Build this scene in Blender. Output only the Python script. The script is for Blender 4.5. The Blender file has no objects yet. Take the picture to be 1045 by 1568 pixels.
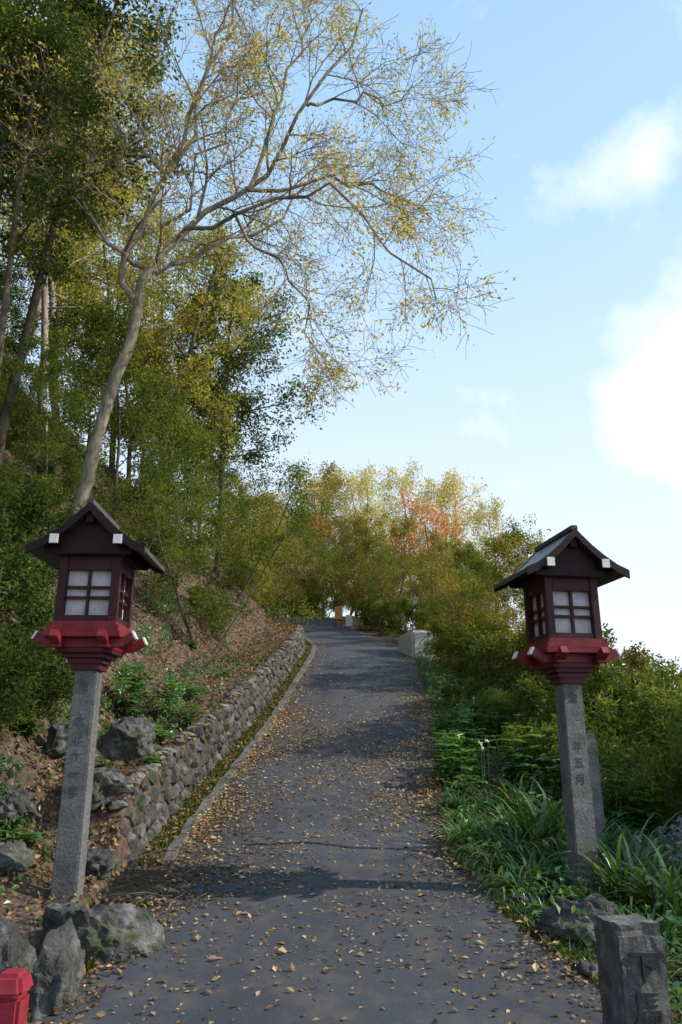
import bpy, math, bmesh, random
import numpy as np
from mathutils import Vector, Matrix, noise as mnoise

rng = np.random.default_rng(11)
scene = bpy.context.scene
scene.view_settings.view_transform = 'Standard'
scene.view_settings.look = 'None'
scene.view_settings.exposure = 0

# ------------------------------------------------------------------ profiles
YS = np.arange(-60, 400, 0.1)
def prof(pairs, sig=8):
    xs, ys = zip(*pairs)
    a = np.interp(YS, xs, ys)
    k = np.exp(-0.5 * (np.arange(-40, 41) / sig) ** 2); k /= k.sum()
    ap = np.pad(a, 40, mode='edge')
    return np.convolve(ap, k, 'valid')
PZ = prof([(-60, -3), (-10, -.4), (0, 0), (3.9, .25), (5.4, .395), (6.9, .59), (9, 1.0), (12, 1.79), (14.7, 2.47), (19, 3.56),
           (24, 4.45), (32, 6.05), (42, 8.1), (55, 9.6), (80, 10.5), (400, 11)])
PC = prof([(-60, 0), (3, 0), (4.4, 0), (5.4, -.12), (6.9, -.22), (9, -.08), (12, .22), (14.7, .37), (19, .60), (22, .45), (26, -.1),
           (32, -.85), (42, -1.9), (60, -8), (400, -8)])
PH = prof([(-60, 2.2), (0, 2.0), (3.5, 1.55), (4.4, 1.25), (5.4, 1.12), (6.9, 1.16), (9, 1.2), (19, 1.25), (26, 1.1), (400, 1.1)])
zr = lambda y: np.interp(y, YS, PZ)
cx = lambda y: np.interp(y, YS, PC)
hw = lambda y: np.interp(y, YS, PH)
def sstep(a, b, x):
    t = np.clip((x - a) / (b - a), 0, 1); return t * t * (3 - 2 * t)
def wallh(y):
    return 0.52 * sstep(6.0, 6.5, y) * (1 - sstep(23, 28, y)) + 0.1 * (1 - sstep(6.0, 6.5, y))
def gz(x, y):
    x = np.asarray(x, float); y = np.asarray(y, float)
    u = x - cx(y); h = hw(y); s = np.abs(u) - h
    z = zr(y)
    n = (np.sin(x * 1.7 + y * .9) + np.sin(x * 3.1 - y * 2.3 + 1) * .6 + np.sin(y * 4.3 + x * 5.1) * .35 + np.sin(x * .6 + y * .45) * 1.2)
    amp = sstep(.5, 1.6, s) * .05
    rise = wallh(y) * sstep(.33, .42, s) + .9 * np.clip(s - 1.25, 0, 13) * 1.0 + .65 * np.clip(s - 14.25, 0, 18) + .1 * sstep(.5, 1.3, s)
    drop = -.06 * sstep(.0, .5, s) - .3 * np.clip(s - 1.6, 0, 5) - .6 * np.clip(s - 6.6, 0, 30)
    zz = np.where(u < 0, z + rise, z + drop)
    zz = zz + n * amp * (1 + np.clip(s, 0, 6) * .3)
    zz = np.where(s < 0, z - .03 * sstep(0, .05, -s), zz)
    return zz
def gzf(x, y): return float(gz(x, y))

# ------------------------------------------------------------------ node helpers
def new_mat(name):
    m = bpy.data.materials.new(name); m.use_nodes = True
    nt = m.node_tree; nt.nodes.clear()
    return m, nt
def N(nt, typ, **kw):
    n = nt.nodes.new(typ)
    for k, v in kw.items(): setattr(n, k, v)
    return n
def ramp(nt, stops, fac, interp='LINEAR'):
    r = N(nt, 'ShaderNodeValToRGB'); cr = r.color_ramp; cr.interpolation = interp
    while len(cr.elements) < len(stops): cr.elements.new(.5)
    for e, (p, c) in zip(cr.elements, stops):
        e.position = p; e.color = (c[0], c[1], c[2], 1)
    nt.links.new(fac, r.inputs[0]); return r.outputs[0]
def noise_n(nt, scale, detail=4, rough=.55, co=None):
    n = N(nt, 'ShaderNodeTexNoise'); n.inputs['Scale'].default_value = scale
    n.inputs['Detail'].default_value = detail; n.inputs['Roughness'].default_value = rough
    if co is not None: nt.links.new(co, n.inputs['Vector'])
    return n.outputs['Fac']
def mixc(nt, f, a, b, mode='MIX'):
    m = N(nt, 'ShaderNodeMix', data_type='RGBA', blend_type=mode)
    for sock, v in ((m.inputs[0], f), (m.inputs[6], a), (m.inputs[7], b)):
        if isinstance(v, (int, float)): sock.default_value = v
        elif isinstance(v, tuple): sock.default_value = (*v, 1)
        else: nt.links.new(v, sock)
    return m.outputs[2]
def finish(nt, col, rough=.8, bump=None, bstr=.3, bdist=.02, spec=.3, metal=0):
    p = N(nt, 'ShaderNodeBsdfPrincipled'); o = N(nt, 'ShaderNodeOutputMaterial')
    if isinstance(col, tuple): p.inputs['Base Color'].default_value = (*col, 1)
    else: nt.links.new(col, p.inputs['Base Color'])
    if isinstance(rough, (int, float)): p.inputs['Roughness'].default_value = rough
    else: nt.links.new(rough, p.inputs['Roughness'])
    p.inputs['Specular IOR Level'].default_value = spec; p.inputs['Metallic'].default_value = metal
    if bump is not None:
        b = N(nt, 'ShaderNodeBump'); b.inputs['Strength'].default_value = bstr; b.inputs['Distance'].default_value = bdist
        nt.links.new(bump, b.inputs['Height']); nt.links.new(b.outputs[0], p.inputs['Normal'])
    nt.links.new(p.outputs[0], o.inputs[0]); return p
def objco(nt): return N(nt, 'ShaderNodeTexCoord').outputs['Object']

def leaf_mat(name, stops, trans=.4, gloss=0.0, var=.25):
    m, nt = new_mat(name)
    a = N(nt, 'ShaderNodeAttribute', attribute_name='tint')
    col = ramp(nt, stops, a.outputs['Fac'])
    oi = N(nt, 'ShaderNodeObjectInfo')
    mr = N(nt, 'ShaderNodeMapRange'); nt.links.new(oi.outputs['Random'], mr.inputs[0])
    mr.inputs[3].default_value = 1 - var; mr.inputs[4].default_value = 1 + var
    col2 = mixc(nt, 1.0, col, mr.outputs[0], 'MULTIPLY')
    p = N(nt, 'ShaderNodeBsdfDiffuse'); nt.links.new(col2, p.inputs[0]); base = p.outputs[0]
    t = N(nt, 'ShaderNodeBsdfTranslucent')
    tc = mixc(nt, 1.0, col2, (1.7, 1.6, .8), 'MULTIPLY'); nt.links.new(tc, t.inputs[0])
    mx = N(nt, 'ShaderNodeMixShader'); mx.inputs[0].default_value = trans
    nt.links.new(base, mx.inputs[1]); nt.links.new(t.outputs[0], mx.inputs[2])
    out = mx.outputs[0]
    if gloss:
        g = N(nt, 'ShaderNodeBsdfGlossy'); g.inputs['Roughness'].default_value = .38; g.inputs[0].default_value = (.9, .95, 1, 1)
        m2 = N(nt, 'ShaderNodeMixShader'); m2.inputs[0].default_value = gloss
        nt.links.new(out, m2.inputs[1]); nt.links.new(g.outputs[0], m2.inputs[2]); out = m2.outputs[0]
    o = N(nt, 'ShaderNodeOutputMaterial'); nt.links.new(out, o.inputs[0])
    return m

M_ever = leaf_mat('evergreen_leaves', [(0, (.022, .04, .014)), (.5, (.06, .095, .025)), (1, (.17, .195, .045))], .4)
M_yel = leaf_mat('yellow_green_leaves', [(0, (.13, .15, .03)), (.5, (.29, .29, .065)), (1, (.50, .41, .12))], .5)
M_hero = leaf_mat('autumn_yellow_leaves', [(0, (.22, .23, .05)), (.5, (.42, .36, .10)), (1, (.56, .38, .19))], .5)
M_green = leaf_mat('fresh_green_leaves', [(0, (.04, .075, .022)), (.5, (.12, .165, .038)), (1, (.30, .29, .07))], .45)
M_red = leaf_mat('red_maple_leaves', [(0, (.26, .16, .08)), (.5, (.50, .20, .13)), (1, (.60, .34, .22))], .5)
M_mix = leaf_mat('turning_leaves', [(0, (.09, .12, .025)), (.62, (.25, .23, .055)), (.85, (.40, .22, .08)), (1, (.52, .16, .09))], .45)
M_pale = leaf_mat('pale_yellow_leaves', [(0, (.28, .31, .12)), (.6, (.48, .43, .20)), (1, (.60, .42, .22))], .5)
M_plant = leaf_mat('broad_plant_leaves', [(0, (.045, .11, .035)), (.6, (.095, .21, .055)), (1, (.20, .31, .075))], .35, .05)
M_strap = leaf_mat('strap_grass_leaves', [(0, (.03, .075, .022)), (.75, (.075, .165, .042)), (.93, (.15, .22, .05)), (1, (.38, .30, .09))], .3, .05)
M_litter = leaf_mat('fallen_leaves', [(0, (.07, .042, .03)), (.45, (.20, .12, .07)), (.8, (.38, .25, .13)), (1, (.62, .49, .22))], .15, 0, 0)
M_moss = leaf_mat('moss_blades', [(0, (.05, .06, .015)), (1, (.16, .18, .035))], .2)
M_purple = leaf_mat('purple_petals', [(0, (.20, .17, .34)), (1, (.38, .34, .52))], .3)
M_wpet = leaf_mat('white_petals', [(0, (.6, .6, .55)), (1, (.8, .8, .75))], .3)

def bark_mat(name, c1, c2):
    m, nt = new_mat(name); co = objco(nt)
    mp = N(nt, 'ShaderNodeMapping'); mp.inputs['Scale'].default_value = (1, 1, .3); nt.links.new(co, mp.inputs[0])
    n = noise_n(nt, 14, 4, .65, mp.outputs[0]); n2 = noise_n(nt, 2.2, 2, .5, co)
    col = ramp(nt, [(.3, c1), (.7, c2)], n)
    col = mixc(nt, ramp(nt, [(.5, (0, 0, 0)), (.68, (1, 1, 1))], n2), col, (.13, .13, .09))
    d = N(nt, 'ShaderNodeBsdfDiffuse'); nt.links.new(col, d.inputs[0]); o = N(nt, 'ShaderNodeOutputMaterial'); nt.links.new(d.outputs[0], o.inputs[0])
    return m
M_bark = bark_mat('dark_bark', (.045, .036, .028), (.16, .13, .10))
M_barkl = bark_mat('pale_bark', (.17, .14, .11), (.44, .38, .31))
M_barkh = bark_mat('mottled_bark', (.08, .065, .05), (.34, .29, .23))

def stone_mat(name, c1, c2, c3, sc=6, moss=.0, mul=.55):
    m, nt = new_mat(name); co = objco(nt)
    a = noise_n(nt, sc, 8, .65, co); b = noise_n(nt, sc * 9, 5, .7, co)
    ge = N(nt, 'ShaderNodeNewGeometry')
    col = ramp(nt, [(.3, c1), (.5, c2), (.72, c3)], a)
    col = mixc(nt, mul, col, ramp(nt, [(.3, (.25, .25, .25)), (.7, (1.1, 1.1, 1.1))], b), 'MULTIPLY')
    if mul > .5:
        isl = ramp(nt, [(0, (.5, .5, .5)), (1, (1.0, 1.0, 1.0))], ge.outputs['Random Per Island'])
        col = mixc(nt, .9, col, isl, 'MULTIPLY')
    if moss:
        mn = noise_n(nt, 3.1, 5, .6, co)
        col = mixc(nt, ramp(nt, [(.62 - moss * .2, (0, 0, 0)), (.74 - moss * .2, (1, 1, 1))], mn), col, (.06, .07, .028))
    finish(nt, col, .85, b, .9, .035); return m
M_rock = stone_mat('weathered_rock', (.035, .035, .035), (.12, .118, .11), (.44, .43, .41), 4.2, .4)
M_wstone = stone_mat('wall_stone', (.05, .048, .044), (.15, .142, .13), (.42, .40, .36), 6, .5)
M_granite = stone_mat('granite', (.12, .118, .112), (.21, .208, .203), (.30, .295, .29), 5, .25, .35)
M_marker = stone_mat('marker_stone', (.08, .078, .072), (.17, .165, .155), (.36, .35, .335), 9, .25, .48)
M_mortar = stone_mat('dark_mortar', (.03, .03, .025), (.08, .075, .065), (.14, .13, .11), 7, .5)
M_conc = stone_mat('old_concrete', (.15, .14, .115), (.27, .25, .21), (.38, .36, .31), 3, .4)
M_conc2 = stone_mat('pale_concrete', (.50, .46, .40), (.62, .58, .52), (.72, .69, .63), 3, 0, .2)

def wood_mat(name, c1, c2, rough=.5, spec=.3):
    m, nt = new_mat(name); co = objco(nt)
    n = noise_n(nt, 9, 6, .7, co); n2 = noise_n(nt, 60, 3, .6, co)
    finish(nt, ramp(nt, [(.3, c1), (.7, c2)], n), rough, n2, .25, .006, spec); return m
M_dark = wood_mat('dark_painted_wood', (.012, .006, .007), (.030, .013, .015), .6, .2)
M_body = wood_mat('dark_red_brown_wood', (.022, .006, .008), (.060, .013, .017), .5, .25)
M_redp = wood_mat('red_painted_wood', (.11, .008, .016), (.24, .020, .030))
M_dred = wood_mat('dark_red_wood', (.045, .005, .010), (.10, .010, .018))
M_post = wood_mat('bright_red_post', (.20, .015, .03), (.36, .035, .05))
M_white = wood_mat('white_painted_end', (.62, .62, .60), (.85, .85, .83))
M_paper = wood_mat('paper_pane', (.34, .31, .34), (.54, .51, .54), .7)
M_roof = wood_mat('roof_sheet', (.030, .030, .033), (.09, .09, .095), .4)
M_carve = wood_mat('carved_recess', (.065, .062, .058), (.105, .10, .095), .9)
M_carve2 = wood_mat('deep_carved_recess', (.03, .029, .027), (.06, .058, .054), .9)
M_orange = wood_mat('orange_board', (.55, .20, .05), (.7, .28, .08))

# asphalt
m, nt = new_mat('asphalt'); M_asph = m; co = objco(nt)
n1 = noise_n(nt, .7, 5, .6, co); n2 = noise_n(nt, 140, 3, .8, co); n3 = noise_n(nt, 5, 6, .65, co)
col = ramp(nt, [(.35, (.038, .041, .050)), (.65, (.064, .067, .077))], n1)
col = mixc(nt, .8, col, ramp(nt, [(.3, (.4, .4, .4)), (.6, (1.1, 1.1, 1.1)), (.78, (2.6, 2.5, 2.3))], n2), 'MULTIPLY')
col = mixc(nt, ramp(nt, [(.48, (0, 0, 0)), (.72, (.6, .6, .6))], n3), col, (.12, .10, .08))
finish(nt, col, .82, n2, .5, .006, .35)
# ground
m, nt = new_mat('forest_soil'); M_soil = m; co = objco(nt)
n1 = noise_n(nt, .8, 6, .6, co); n2 = noise_n(nt, 18, 6, .7, co); n3 = noise_n(nt, 2.7, 6, .65, co)
col = ramp(nt, [(.3, (.06, .042, .032)), (.5, (.13, .092, .068)), (.7, (.25, .185, .14))], n2)
col = mixc(nt, ramp(nt, [(.54, (0, 0, 0)), (.66, (.85, .85, .85))], n3), col, ramp(nt, [(.35, (.035, .048, .015)), (.7, (.10, .125, .035))], n2))
finish(nt, col, .95, n2, .8, .06, .1)

# ------------------------------------------------------------------ mesh builder
class MB:
    def __init__(s): s.v = []; s.n = 0; s.l = []; s.t = []; s.m = []; s.ti = []; s.sm = []
    def add(s, V, F, mat=0, tint=0.5, smooth=False):
        V = np.asarray(V, float).reshape(-1, 3); F = np.asarray(F, np.int64)
        if F.size == 0: return
        s.v.append(V); s.l.append((F + s.n).ravel()); s.t.append(np.full(len(F), F.shape[1]))
        s.m.append(np.full(len(F), mat)); s.sm.append(np.full(len(F), smooth))
        s.ti.append(np.broadcast_to(np.asarray(tint, float), (len(V),)).copy()); s.n += len(V)
    def mesh(s, name, mats):
        me = bpy.data.meshes.new(name)
        V = np.concatenate(s.v); L = np.concatenate(s.l); T = np.concatenate(s.t)
        me.vertices.add(len(V)); me.vertices.foreach_set('co', V.ravel().astype(np.float32))
        me.loops.add(len(L)); me.loops.foreach_set('vertex_index', L.astype(np.int32))
        me.polygons.add(len(T)); st = np.concatenate([[0], np.cumsum(T)[:-1]])
        me.polygons.foreach_set('loop_start', st.astype(np.int32)); me.polygons.foreach_set('loop_total', T.astype(np.int32))
        for mt in mats: me.materials.append(mt)
        me.polygons.foreach_set('material_index', np.concatenate(s.m).astype(np.int32))
        me.polygons.foreach_set('use_smooth', np.concatenate(s.sm).astype(bool))
        a = me.attributes.new('tint', 'FLOAT', 'POINT'); a.data.foreach_set('value', np.concatenate(s.ti).astype(np.float32))
        me.update(calc_edges=True); me.validate(); return me
def obj(name, me, loc=(0, 0, 0), rot=(0, 0, 0), sc=(1, 1, 1), parent=None):
    o = bpy.data.objects.new(name, me); scene.collection.objects.link(o)
    o.location = loc; o.rotation_euler = rot; o.scale = sc if not isinstance(sc, (int, float)) else (sc,) * 3
    if parent: o.parent = parent
    return o
def unit(a): return a / np.maximum(np.linalg.norm(a, axis=-1, keepdims=True), 1e-9)

def tube(mb, P, Rr, sides=6, mat=0, tint=.5):
    P = np.asarray(P, float); n = len(P)
    D = np.gradient(P, axis=0); D = unit(D)
    ref = np.array([0, 0, 1.0]) if abs(D[0, 2]) < .8 else np.array([1.0, 0, 0])
    A = unit(np.cross(D, ref)); B = np.cross(D, A)
    ang = np.arange(sides) * 2 * np.pi / sides
    ring = (A[:, None] * np.cos(ang)[None, :, None] + B[:, None] * np.sin(ang)[None, :, None]) * np.asarray(Rr)[:, None, None] + P[:, None]
    i = np.arange(n - 1)[:, None] * sides; j = np.arange(sides)[None]; j2 = (j + 1) % sides
    F = np.stack([i + j, i + j2, i + sides + j2, i + sides + j], -1).reshape(-1, 4)
    mb.add(ring.reshape(-1, 3), F, mat, tint, True)

def leaves(mb, P, size, up=.5, aspect=.5, mat=1, tint=.5, r=rng, fold=.15, flat=None):
    n = len(P)
    if n == 0: return
    nrm = unit(r.normal(size=(n, 3)) + np.array([0, 0, up])) if flat is None else flat
    d = unit(np.cross(nrm, r.normal(size=(n, 3))))
    w = np.cross(nrm, d)
    L = (size * r.uniform(.6, 1.35, n))[:, None]; W = L * aspect
    a = P; b = P + d * L * .45 + w * W * .5 + nrm * L * fold; c = P + d * L; e = P + d * L * .45 - w * W * .5 + nrm * L * fold
    V = np.stack([a, b, c, e], 1).reshape(-1, 3)
    F = np.arange(4 * n).reshape(n, 4)
    mb.add(V, F, mat, np.repeat(np.broadcast_to(tint, (n,)), 4))

# ------------------------------------------------------------------ trees
def grow(paths, p, d, length, rad, lvl, maxl, r, nch, ratio, wob, trop, t0=.25, ang=(.6, 1.05), endf=.35):
    ns = 6 if lvl < maxl else 4
    pts = [p.copy()]; q = p.copy(); dd = d.copy()
    for i in range(ns):
        dd = dd + r.normal(size=3) * wob; dd[2] += trop[min(lvl, len(trop) - 1)]
        dd /= np.linalg.norm(dd); q = q + dd * length / ns; pts.append(q.copy())
    pts = np.array(pts); rr = rad * np.linspace(1, endf, ns + 1)
    paths.append((pts, rr, lvl))
    if lvl < maxl: kids(paths, pts, rr, length, lvl, maxl, r, nch, ratio, wob, trop, t0, ang)
def kids(paths, pts, rr, length, lvl, maxl, r, nch, ratio, wob, trop, t0, ang):
    n = nch[lvl]; ns = len(pts) - 1
    az = r.uniform(0, 6.28)
    for k in range(n):
        t = t0 + (1 - t0) * (k + r.uniform(.2, .9)) / n
        f = t * ns; i = min(int(f), ns - 1); fr = f - i
        bp = pts[i] * (1 - fr) + pts[i + 1] * fr; br = rr[i] * (1 - fr) + rr[i + 1] * fr
        ax = unit(pts[i + 1] - pts[i]); az += 2.4 + r.uniform(-.5, .5)
        u = unit(np.cross(ax, [0.31, .2, .93] if abs(ax[2]) < .9 else [1., 0, 0])); v = np.cross(ax, u)
        a = r.uniform(*ang)
        nd = ax * math.cos(a) + (u * math.cos(az) + v * math.sin(az)) * math.sin(a)
        grow(paths, bp, nd, length * ratio * r.uniform(.7, 1.2) * (1.15 - .45 * t), max(br * .6, .003), lvl + 1, maxl, r, nch, ratio, wob, trop, .2, ang)

def leaf_pts(paths, lv, n, sigma, r, empty=.2):
    T = []; idt = []
    k = 0
    for pts, rr, l in paths:
        if l >= lv:
            T.append(pts[1:]); idt += [k] * (len(pts) - 1); k += 1
    T = np.concatenate(T); idt = np.array(idt)
    w = r.uniform(0, 1, k) ** 1.3; w[r.uniform(size=k) < empty] = 0
    p = w[idt] + 1e-5; p /= p.sum()
    ii = r.choice(len(T), n, p=p)
    P = T[ii] + r.normal(size=(n, 3)) * sigma
    tw = r.uniform(0, 1, k)[idt][ii]
    return P, np.clip(tw * .6 + r.uniform(0, .4, n), 0, 1)

def make_tree(name, seed, H, r0, cb, n1, len1, n_leaf, leaf, sigma, lm, bark, stems=1, nch=(0, 6, 5), ratio=.5, wob=.13,
              trop=(.0, .03, .02), shape='round', lean=.05, asp=.5, up=.6, empty=.2, tw=.07):
    r = np.random.default_rng(seed); paths = []
    for s in range(stems):
        sd = np.array([0, 0, 1.0])
        if stems > 1:
            a = s * 6.28 / stems + r.uniform(-.4, .4); sd = unit(np.array([math.cos(a) * .5, math.sin(a) * .5, 1.0]))
        q = np.zeros(3) + np.array([0, 0, -.5]); pts = [q.copy()]; d = sd.copy(); ns = 10; HH = H * (r.uniform(.75, 1) if stems > 1 else 1) + .5
        ld = r.normal(size=2) * lean
        for i in range(ns):
            d = d + np.array([ld[0] * .3, ld[1] * .3, .06]) + r.normal(size=3) * tw; d = unit(d); q = q + d * HH / ns; pts.append(q.copy())
        pts = np.array(pts); rr = r0 * np.linspace(1, .18, ns + 1) ** .8
        rr[0] *= 1.35
        paths.append((pts, rr, 0))
        az = r.uniform(0, 6.28); m = n1 // stems
        for k in range(m):
            t = cb + (1 - cb) * (k + r.uniform(.1, .9)) / m; f = t * ns; i = min(int(f), ns - 1); fr = f - i
            bp = pts[i] * (1 - fr) + pts[i + 1] * fr; br = rr[i]
            tt = (t - cb) / (1 - cb)
            prof_ = {'round': math.sin(math.pi * (.18 + .75 * tt)) ** .7, 'cone': 1.05 - .85 * tt, 'flat': .55 + .45 * math.sin(3.1 * tt)}[shape]
            a = 1.35 - .75 * tt; az += 2.4 + r.uniform(-.4, .4)
            nd = np.array([math.cos(az) * math.sin(a), math.sin(az) * math.sin(a), math.cos(a)])
            grow(paths, bp, nd, len1 * prof_ * r.uniform(.75, 1.15), max(br * .42, .008), 1, 3, r, nch + (0,), ratio, wob, trop, .2)
    mb = MB()
    for pts, rr, l in paths: tube(mb, pts, rr, 8 if l == 0 else (5 if l == 1 else 3), 0)
    P, ti = leaf_pts(paths, 2, n_leaf, sigma, r, empty)
    leaves(mb, P, leaf, up, asp, 1, ti, r)
    return mb.mesh(name, [bark, lm])

T = {}
T['ever1'] = make_tree('offscreen_shade_tree', 1, 11, .13, .35, 22, 2.6, 17000, .13, .16, M_ever, M_bark, up=.5, empty=.3, tw=.05, lean=.02)
T['ever2'] = make_tree('evergreen_tree_b', 2, 13, .12, .5, 22, 2.3, 15000, .13, .17, M_ever, M_bark, up=.4, empty=.3, tw=.025, lean=.0)
T['yel1'] = make_tree('yellow_tree', 3, 12, .11, .4, 22, 2.8, 9500, .11, .15, M_yel, M_barkl, trop=(.0, .06, .03), empty=.3, tw=.05)
T['yel2'] = make_tree('yellow_tree_b', 4, 10, .11, .35, 22, 2.5, 11000, .11, .14, M_yel, M_bark, trop=(.0, .05, .02), empty=.3)
T['green1'] = make_tree('broadleaf_tree', 5, 6, .06, .25, 20, 2.0, 13000, .095, .13, M_green, M_bark, empty=.3)
T['green2'] = make_tree('broadleaf_tree_b', 6, 5, .045, .3, 20, 2.1, 12000, .085, .12, M_green, M_bark, trop=(0, -.01, 0), shape='flat', stems=2, empty=.3)
T['red'] = make_tree('maple_tree', 7, 5.5, .06, .3, 20, 2.1, 4500, .12, .12, M_red, M_bark, shape='flat', stems=2, empty=.4)
T['mix'] = make_tree('turning_maple', 8, 5, .05, .2, 22, 2.0, 10500, .095, .12, M_mix, M_bark, shape='flat', stems=2, empty=.35)
T['pale'] = make_tree('pale_tree', 9, 7, .08, .25, 22, 2.2, 5000, .11, .13, M_pale, M_barkl, trop=(0, .06, .04), empty=.3)
T['bush1'] = make_tree('shrub', 10, 1.7, .02, .08, 20, 1.0, 9500, .08, .08, M_green, M_bark, stems=4, up=.8, empty=.3)
T['bush2'] = make_tree('dark_shrub', 12, 1.5, .02, .08, 20, .95, 9500, .08, .09, M_ever, M_bark, stems=4, up=.8)
T['bushm'] = make_tree('turning_shrub', 13, 1.8, .02, .08, 20, 1.0, 9000, .08, .08, M_mix, M_bark, stems=4, up=.8, empty=.3)
T['willowy'] = make_tree('narrow_leaf_shrub', 14, 2.3, .02, .15, 20, 1.2, 6000, .17, .10, M_green, M_bark, stems=4, asp=.17, up=.2, trop=(0, -.05, -.08))
T['sprig'] = make_tree('sapling', 15, 1.0, .008, .15, 12, .45, 900, .075, .05, M_plant, M_bark, stems=3, nch=(0, 3, 2), up=.8)

def plant(kind, name, x, y, s=1.0, rz=None, dz=0, sz=None):
    rz = rng.uniform(0, 6.28) if rz is None else rz
    return obj(name, T[kind], (x, y, gzf(x, y) - .05 + dz), (rng.normal() * .03, rng.normal() * .03, rz), (s, s, (sz or s)))

# hillside forest, left
for k, x, y, s in [
    ('ever2', -6.0, 12.0, .85), ('yel1', -7.4, 13.2, 1.0), ('ever1', -8.8, 11.5, .95), ('ever2', -9.5, 15.5, 1.0),
    ('yel1', -6.2, 14.6, .9), ('ever1', -11.5, 14.5, 1.0), ('yel1', -7.4, 18.0, 1.0), ('yel1', -9.8, 20.0, 1.05), ('yel2', -7.0, 21.5, 1.0),
    ('yel2', -4.9, 18.4, .9), ('ever1', -3.5, 20.5, .88), ('yel1', -6.2, 25, .9), ('ever2', -10.5, 25, .9),
    ('yel1', -13.5, 29, 1.0), ('yel2', -8.7, 29, 1.0), ('ever1', -5.8, 29.5, .75), ('ever1', -16, 22, 1.0),
    ('yel2', -5.5, 22.6, .75), ('ever1', -10.0, 35, .8), ('ever1', -7.3, 9.6, .62), ('ever2', -5.4, 10.6, .62)]:
    plant(k, {'ever1': 'offscreen_shade_tree', 'ever2': 'tall_evergreen_tree', 'yel1': 'yellow_autumn_tree', 'yel2': 'light_green_tree'}[k], x, y, s)
# understorey left
for k, x, y, s in [
    ('green1', -4.6, 14.5, .75), ('green2', -2.45, 13.4, .72), ('green1', -3.9, 17.2, .75), ('green2', -2.9, 19.0, .85), ('green1', -4.6, 21.8, .85),
    ('mix', -2.9, 23.5, .75), ('green2', -2.9, 27.5, .8), ('mix', -3.6, 31, .9), ('mix', -4.6, 35, 1.0),
    ('green1', -6.3, 17.0, .85), ('green1', -6.4, 10.9, .6), ('green1', -5.2, 12.3, .5), ('green2', -3.6, 15.2, .45), ('green1', -7.6, 14.8, .6)]:
    plant(k, {'green1': 'broadleaf_tree', 'green2': 'green_maple_tree', 'mix': 'turning_maple_tree'}[k], x, y, s)
for k, x, y, s in [('bush2', -3.5, 7.4, .8), ('bush2', -4.2, 8.6, .8), ('bush2', -3.1, 6.3, .5), ('bush1', -4.8, 10.4, .55), ('bush2', -3.9, 6.2, .8), ('bush2', -2.95, 6.9, .45),
                   ('bush1', -2.8, 21.2, .5), ('bush1', -3.2, 25, .5), ('bush2', -5.4, 12.9, .5), ('bush2', -4.2, 16.2, .45), ('bush2', -4.8, 19.4, .6),
                   ('bush1', -6.5, 13.5, .6), ('bush1', -7.8, 14.5, .7), ('bush2', -3.9, 12.2, .35), ('bush1', -3.0, 15.4, .3)]:
    plant(k, {'bush1': 'green_shrub', 'bush2': 'dark_green_shrub', 'bushm': 'turning_shrub'}[k], x, y, s)
# far end
for k, x, y, s in [('pale', -2.0, 50, 1.35), ('mix', .2, 44, 1.55), ('pale', 1.2, 47, 1.4), ('pale', -1.1, 47.5, 1.3), ('pale', 3.0, 36, 1.12), ('red', 3.5, 31.5, 1.0), ('pale', 4.5, 34, 1.05), ('pale', 5.6, 34, 1.1),
                   ('mix', 2.0, 30, .8), ('green1', -2.6, 56, 1.5), ('pale', 1.9, 41, 1.15), ('green2', 1.7, 37.5, 1.05), ('mix', 1.3, 34, .85), ('mix', 3.0, 40, 1.2), ('pale', 6.1, 31, .9), ('mix', 4.1, 30, .75),
                   ('mix', 4.6, 27.5, .68), ('red', 4.9, 25.5, .50), ('green2', 3.2, 25.5, .72), ('mix', 3.4, 22.3, .62), ('green1', 4.2, 23.5, .52), ('red', -2.2, 45, 1.1),
                   ('mix', -5, 49, 1.5), ('green2', -4.0, 60, 1.9), ('mix', -6, 42, 1.1), ('red', -3.6, 41.5, .95), ('mix', -4.0, 38, .9), ('green2', .2, 38.8, .95), ('green1', -3.4, 52, .9), ('mix', .9, 42.5, 1.1)]:
    plant(k, {'pale': 'pale_autumn_tree', 'mix': 'turning_maple_tree', 'red': 'red_maple_tree', 'green1': 'broadleaf_tree', 'green2': 'green_maple_tree'}[k], x, y, s)
# right side bushes
for k, x, y, s in [('mix', 3.3, 14.6, .56), ('green1', 4.3, 15.4, .54), ('green2', 3.0, 17.4, .50), ('green1', 3.7, 19, .46)]:
    plant(k, {'mix': 'turning_maple_tree', 'green1': 'broadleaf_tree', 'green2': 'green_maple_tree'}[k], x, y, s)
for k, x, y, s in [('bush1', 2.8, 12.3, .8), ('bushm', 3.7, 12.0, .9), ('bush1', 2.7, 14.5, .7), ('bush1', 2.75, 16.6, .7), ('bushm', 3.0, 19.6, .75), ('bush1', 3.0, 21.6, .75),
                   ('bush1', 2.7, 24.5, .8), ('bush1', 3.2, 10.3, .7), ('bush2', 4.3, 10.6, .8), ('bushm', 4.9, 12.8, .8), ('bush1', 1.9, 28, .8), ('bush1', 1.3, 31, .8), ('bush1', -2.6, 46, 1.6), ('bush1', -3.6, 48, 1.8), ('bush1', -1.4, 49, 1.6),
                   ('bush1', 5.8, 11.5, .6), ('bush1', 5.4, 9.2, .5), ('bush1', 2.35, 10.9, .42), ('bush2', 6.3, 13.5, .6), ('bush1', 2.2, 12.4, .35), ('bush1', 2.4, 9.4, .4)]:
    plant(k, {'bush1': 'green_shrub', 'bush2': 'dark_green_shrub', 'bushm': 'turning_shrub'}[k], x, y, s)
for x, y, s in [(3.6, 7.7, .68), (4.3, 8.6, .74), (4.9, 9.4, .66), (3.1, 8.5, .5), (4.0, 6.8, .5)]:
    plant('willowy', 'narrow_leaf_shrub', x, y, s)
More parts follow.
